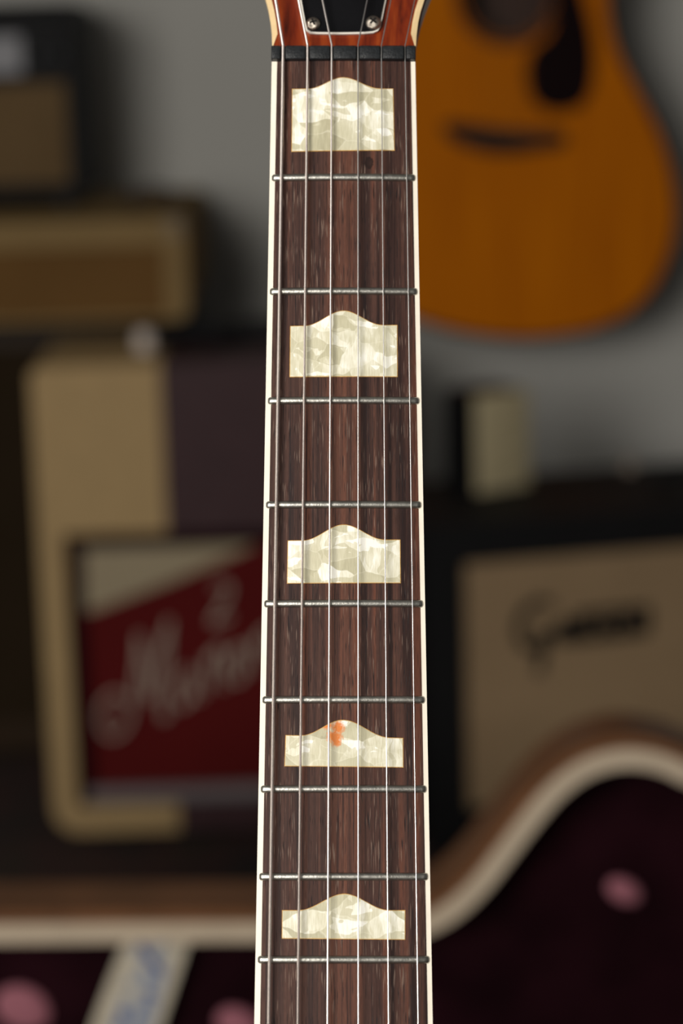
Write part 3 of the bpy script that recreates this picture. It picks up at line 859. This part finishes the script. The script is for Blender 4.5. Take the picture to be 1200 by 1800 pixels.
for x in (.05, W5 - .05):
    for y in (.04, .20):
        MB().lathe([(.014, 0), (.016, .017)], (x, y, 0), (0, 0, 1), 14).build('foot', M['stand'], a5)
MB().tube([(W5 * .62, .12, zt5), (W5 * .64, .12, zt5 + .014), (W5 * .75, .12, zt5 + .02), (W5 * .86, .12, zt5 + .014), (W5 * .88, .12, zt5)], .008, 10).build('handle', M['black_tolex'], a5, True)
# round pale knob at the back of the top
n5 = F5.R @ Vector((0, 1, 0)); kp = F5.p(1106, 842, .215)
knob(a5, (kp[0], .215, zt5 - .001), (0, 0, 1), .008, .016, plain('ivory_knob_small', (.26, .21, .17), .5), 'ivory_knob')

# ---- small cream fronted box standing on that amp
bx0 = F5.p(840, 862, .14); hz_ = F5.p(890, 694, .14)[1] - zt5
o_l = F5.R @ Vector((bx0[0], .14, zt5 + .0005)) + F5.o
cb = empty('small_box', o_l, math.radians(30))
tag(cb, 'small upright cream fronted box on top of the black combo amplifier', 'box')
wb = (F5.p(940, 862, .14)[0] - bx0[0]) * 1.06
MB().box(0, wb, .002, .072, 0, hz_, bev=.002).build('box_body', M['black_tolex'], cb, True)
MB().box(-.0005, wb + .0005, 0, .006, .0005, hz_ + .001, bev=.002).build('front_panel', plain('cream_panel', (.40, .34, .21), .5, var=.06), cb, True)
for k in range(3):
    MB().lathe([(.005, 0), (.005, .004), (.003, .006)], (wb * .5, 0, hz_ * (.25 + k * .25)), (0, -1, 0), 12).build('knob', plain('pale_knob', (.40, .33, .20), .5), cb, True)

# ================================================================== open guitar case behind the neck
CY = 1.50
base = at(600, 1632, CY)
gc = empty('guitar_case', (base.x, CY + .035, 0))
tag(gc, 'open brown guitar case with cream piping and dark maroon plush lining', 'guitar case')
def cs(px, py):
    p = at(px, py, CY); return Vector((p.x - base.x, p.z))
cpx = [(-260, 1636), (0, 1635), (250, 1633), (450, 1632), (600, 1632), (680, 1630), (730, 1624), (762, 1613), (803, 1587), (845, 1546), (887, 1492), (928, 1438), (970, 1389), (1012, 1355), (1053, 1336), (1095, 1328), (1137, 1331), (1178, 1343), (1215, 1360)]
up_pts = [cs(*p) for p in cpx]
zc = .245
x1 = up_pts[-1].x
up_pts += [Vector((x1 + .06, zc + .165)), Vector((x1 + .13, zc + .150)), Vector((x1 + .21, zc + .175)), Vector((x1 + .30, zc + .215)), Vector((x1 + .40, zc + .215)), Vector((x1 + .48, zc + .16)), Vector((x1 + .52, zc + .06)), Vector((x1 + .525, zc))]
xl = up_pts[0].x
up_pts = [Vector((xl - .16, zc)), Vector((xl - .15, zc + .085)), Vector((xl - .06, zc + .092))] + up_pts
lowr = [Vector((p.x, 2 * zc - p.y)) for p in reversed(up_pts[1:-1])]
seq = list(reversed(up_pts + lowr))                   # counter-clockwise
mid = [Vector((p[0], p[1])) for p in catmull([(p.x, p.y, 0) for p in seq], 4, True)]
area2 = sum(mid[i].x * mid[(i + 1) % len(mid)].y - mid[(i + 1) % len(mid)].x * mid[i].y for i in range(len(mid)))
sg = 1 if area2 > 0 else -1
zmin = min(p.y for p in offset(mid, sg * .017)); dz_ = max(0, .004 - zmin)
def smooth_off(d): return offset(mid, sg * d)
M['case_brown'] = plain('brown_case_leather', (.135, .056, .022), .45, var=.2, scale=25, bump=.15, bscale=400)
M['case_piping'] = plain('cream_piping', (.47, .385, .285), .5, var=.05)
tp = NT('maroon_plush')
cp = tp.ramp(tp.noise(tp.map(), 14, 4, .6), [(.35, (.007, .0013, .0026)), (.65, (.016, .0035, .006))])
tp.bump(tp.noise(tp.map(), 300, 2, .7), .5, .003)
M['plush'] = tp.set(cp, .95, spec=.05)
def lid(parent_name, M4):
    root = MB()
    P = MB().ring(smooth_off(.0140), smooth_off(.0065), -.004, .050).build('outer_shell', M['case_brown'], gc, True, 40, weld=True)
    Q = MB().ring(smooth_off(.0066), smooth_off(-.0062), -.008, .012).build('cream_piping', M['case_piping'], gc, True, 40, weld=True)
    R_ = MB().ring(smooth_off(.0060), smooth_off(-.011), .010, .046).build('plush_wall', M['plush'], gc, True, 40, weld=True)
    S = MB().prism(smooth_off(.008), .044, .052).build('plush_lining', M['plush'], gc)
    for o in (P, Q, R_, S): o.matrix_local = M4
    return P, Q, R_, S
zlow = min(p.y for p in smooth_off(.0140))
lid('lid', Matrix.Translation((0, -.035, 0)))
# the tray lies on the floor in front of the standing lid
tray = Matrix.Translation((0, -.045, .078)) @ Matrix.Rotation(math.radians(-90), 4, 'X') @ Matrix.Translation((0, 0, -zlow))
tray = Matrix.Translation((0, -.050, .054)) @ Matrix(((1, 0, 0, 0), (0, 0, -1, 0), (0, -1, 0, 0), (0, 0, 0, 1))) @ Matrix.Translation((0, 0, -zlow))
lid('tray', tray)
pink = plain('matte_pink', (.30, .11, .14), .9)  # flattened pink ellipsoids, tilted, set against the maroon lining
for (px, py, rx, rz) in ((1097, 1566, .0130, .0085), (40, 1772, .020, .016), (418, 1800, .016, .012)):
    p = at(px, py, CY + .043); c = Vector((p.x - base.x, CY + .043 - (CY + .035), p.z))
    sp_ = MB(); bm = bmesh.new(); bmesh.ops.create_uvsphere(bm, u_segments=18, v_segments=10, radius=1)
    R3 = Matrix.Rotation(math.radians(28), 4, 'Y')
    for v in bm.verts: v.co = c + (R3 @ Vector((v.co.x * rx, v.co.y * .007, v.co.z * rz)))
    sp_.bm(bm).build('pink_oval', pink, gc, True)['label'] = 'pink oval on the maroon lining'
for x in (x1 + .30, x1 + .38):
    MB().box(x, x + .040, -.052, -.036, zlow + .001, zlow + .022, bev=.002).build('hinge', M['screw'], gc)

# printed strip hanging over the lining
TY = CY + .026
def ts(px, py): p = at(px, py, TY); return Vector((p.x, p.z))
tt = [ts(*p) for p in ((224, 1640), (338, 1640), (310, 1725), (285, 1800), (262, 1870), (140, 1870), (162, 1800), (190, 1725))]
tb = tt[5]
tn = NT('printed_strip')
sp_ = tn.n('ShaderNodeSeparateXYZ'); tn.l(tn.tc.outputs['Object'], sp_.inputs[0])
nzb = tn.noise(tn.map((1, 1, 1)), 90, 3, .6)
colr = tn.ramp(nzb, [(.40, (.46, .42, .34)), (.52, (.26, .29, .35)), (.68, (.10, .14, .27))])
strip_o = tag(MB().prism([p - tb for p in tt], -.0006, .0006).build('paper_strip', [plain('strip_paper', (.46, .41, .32), .7)]), 'pale paper strip with blue print hanging inside the open guitar case', 'paper strip')
strip_o.location = (tb.x, TY, tb.y)
ink = MB().prism([ts(*p) - tb for p in ((243, 1652), (300, 1652), (290, 1725), (270, 1800), (248, 1868), (178, 1868), (196, 1800), (222, 1725))], -.0011, -.0004).build('blue_print', tn.set(colr, .7), strip_o)
blue = plain('blue_ink', (.05, .085, .26), .7)
for ln in ([(246, 1655), (262, 1684), (282, 1706)], [(262, 1742), (270, 1752)], [(208, 1775), (222, 1782)]):
    MB().tube(catmull([((ts(*p) - tb).x, -.0013, (ts(*p) - tb).y) for p in ln], 5), .0022, 6).build('blue_print', blue, strip_o, True)
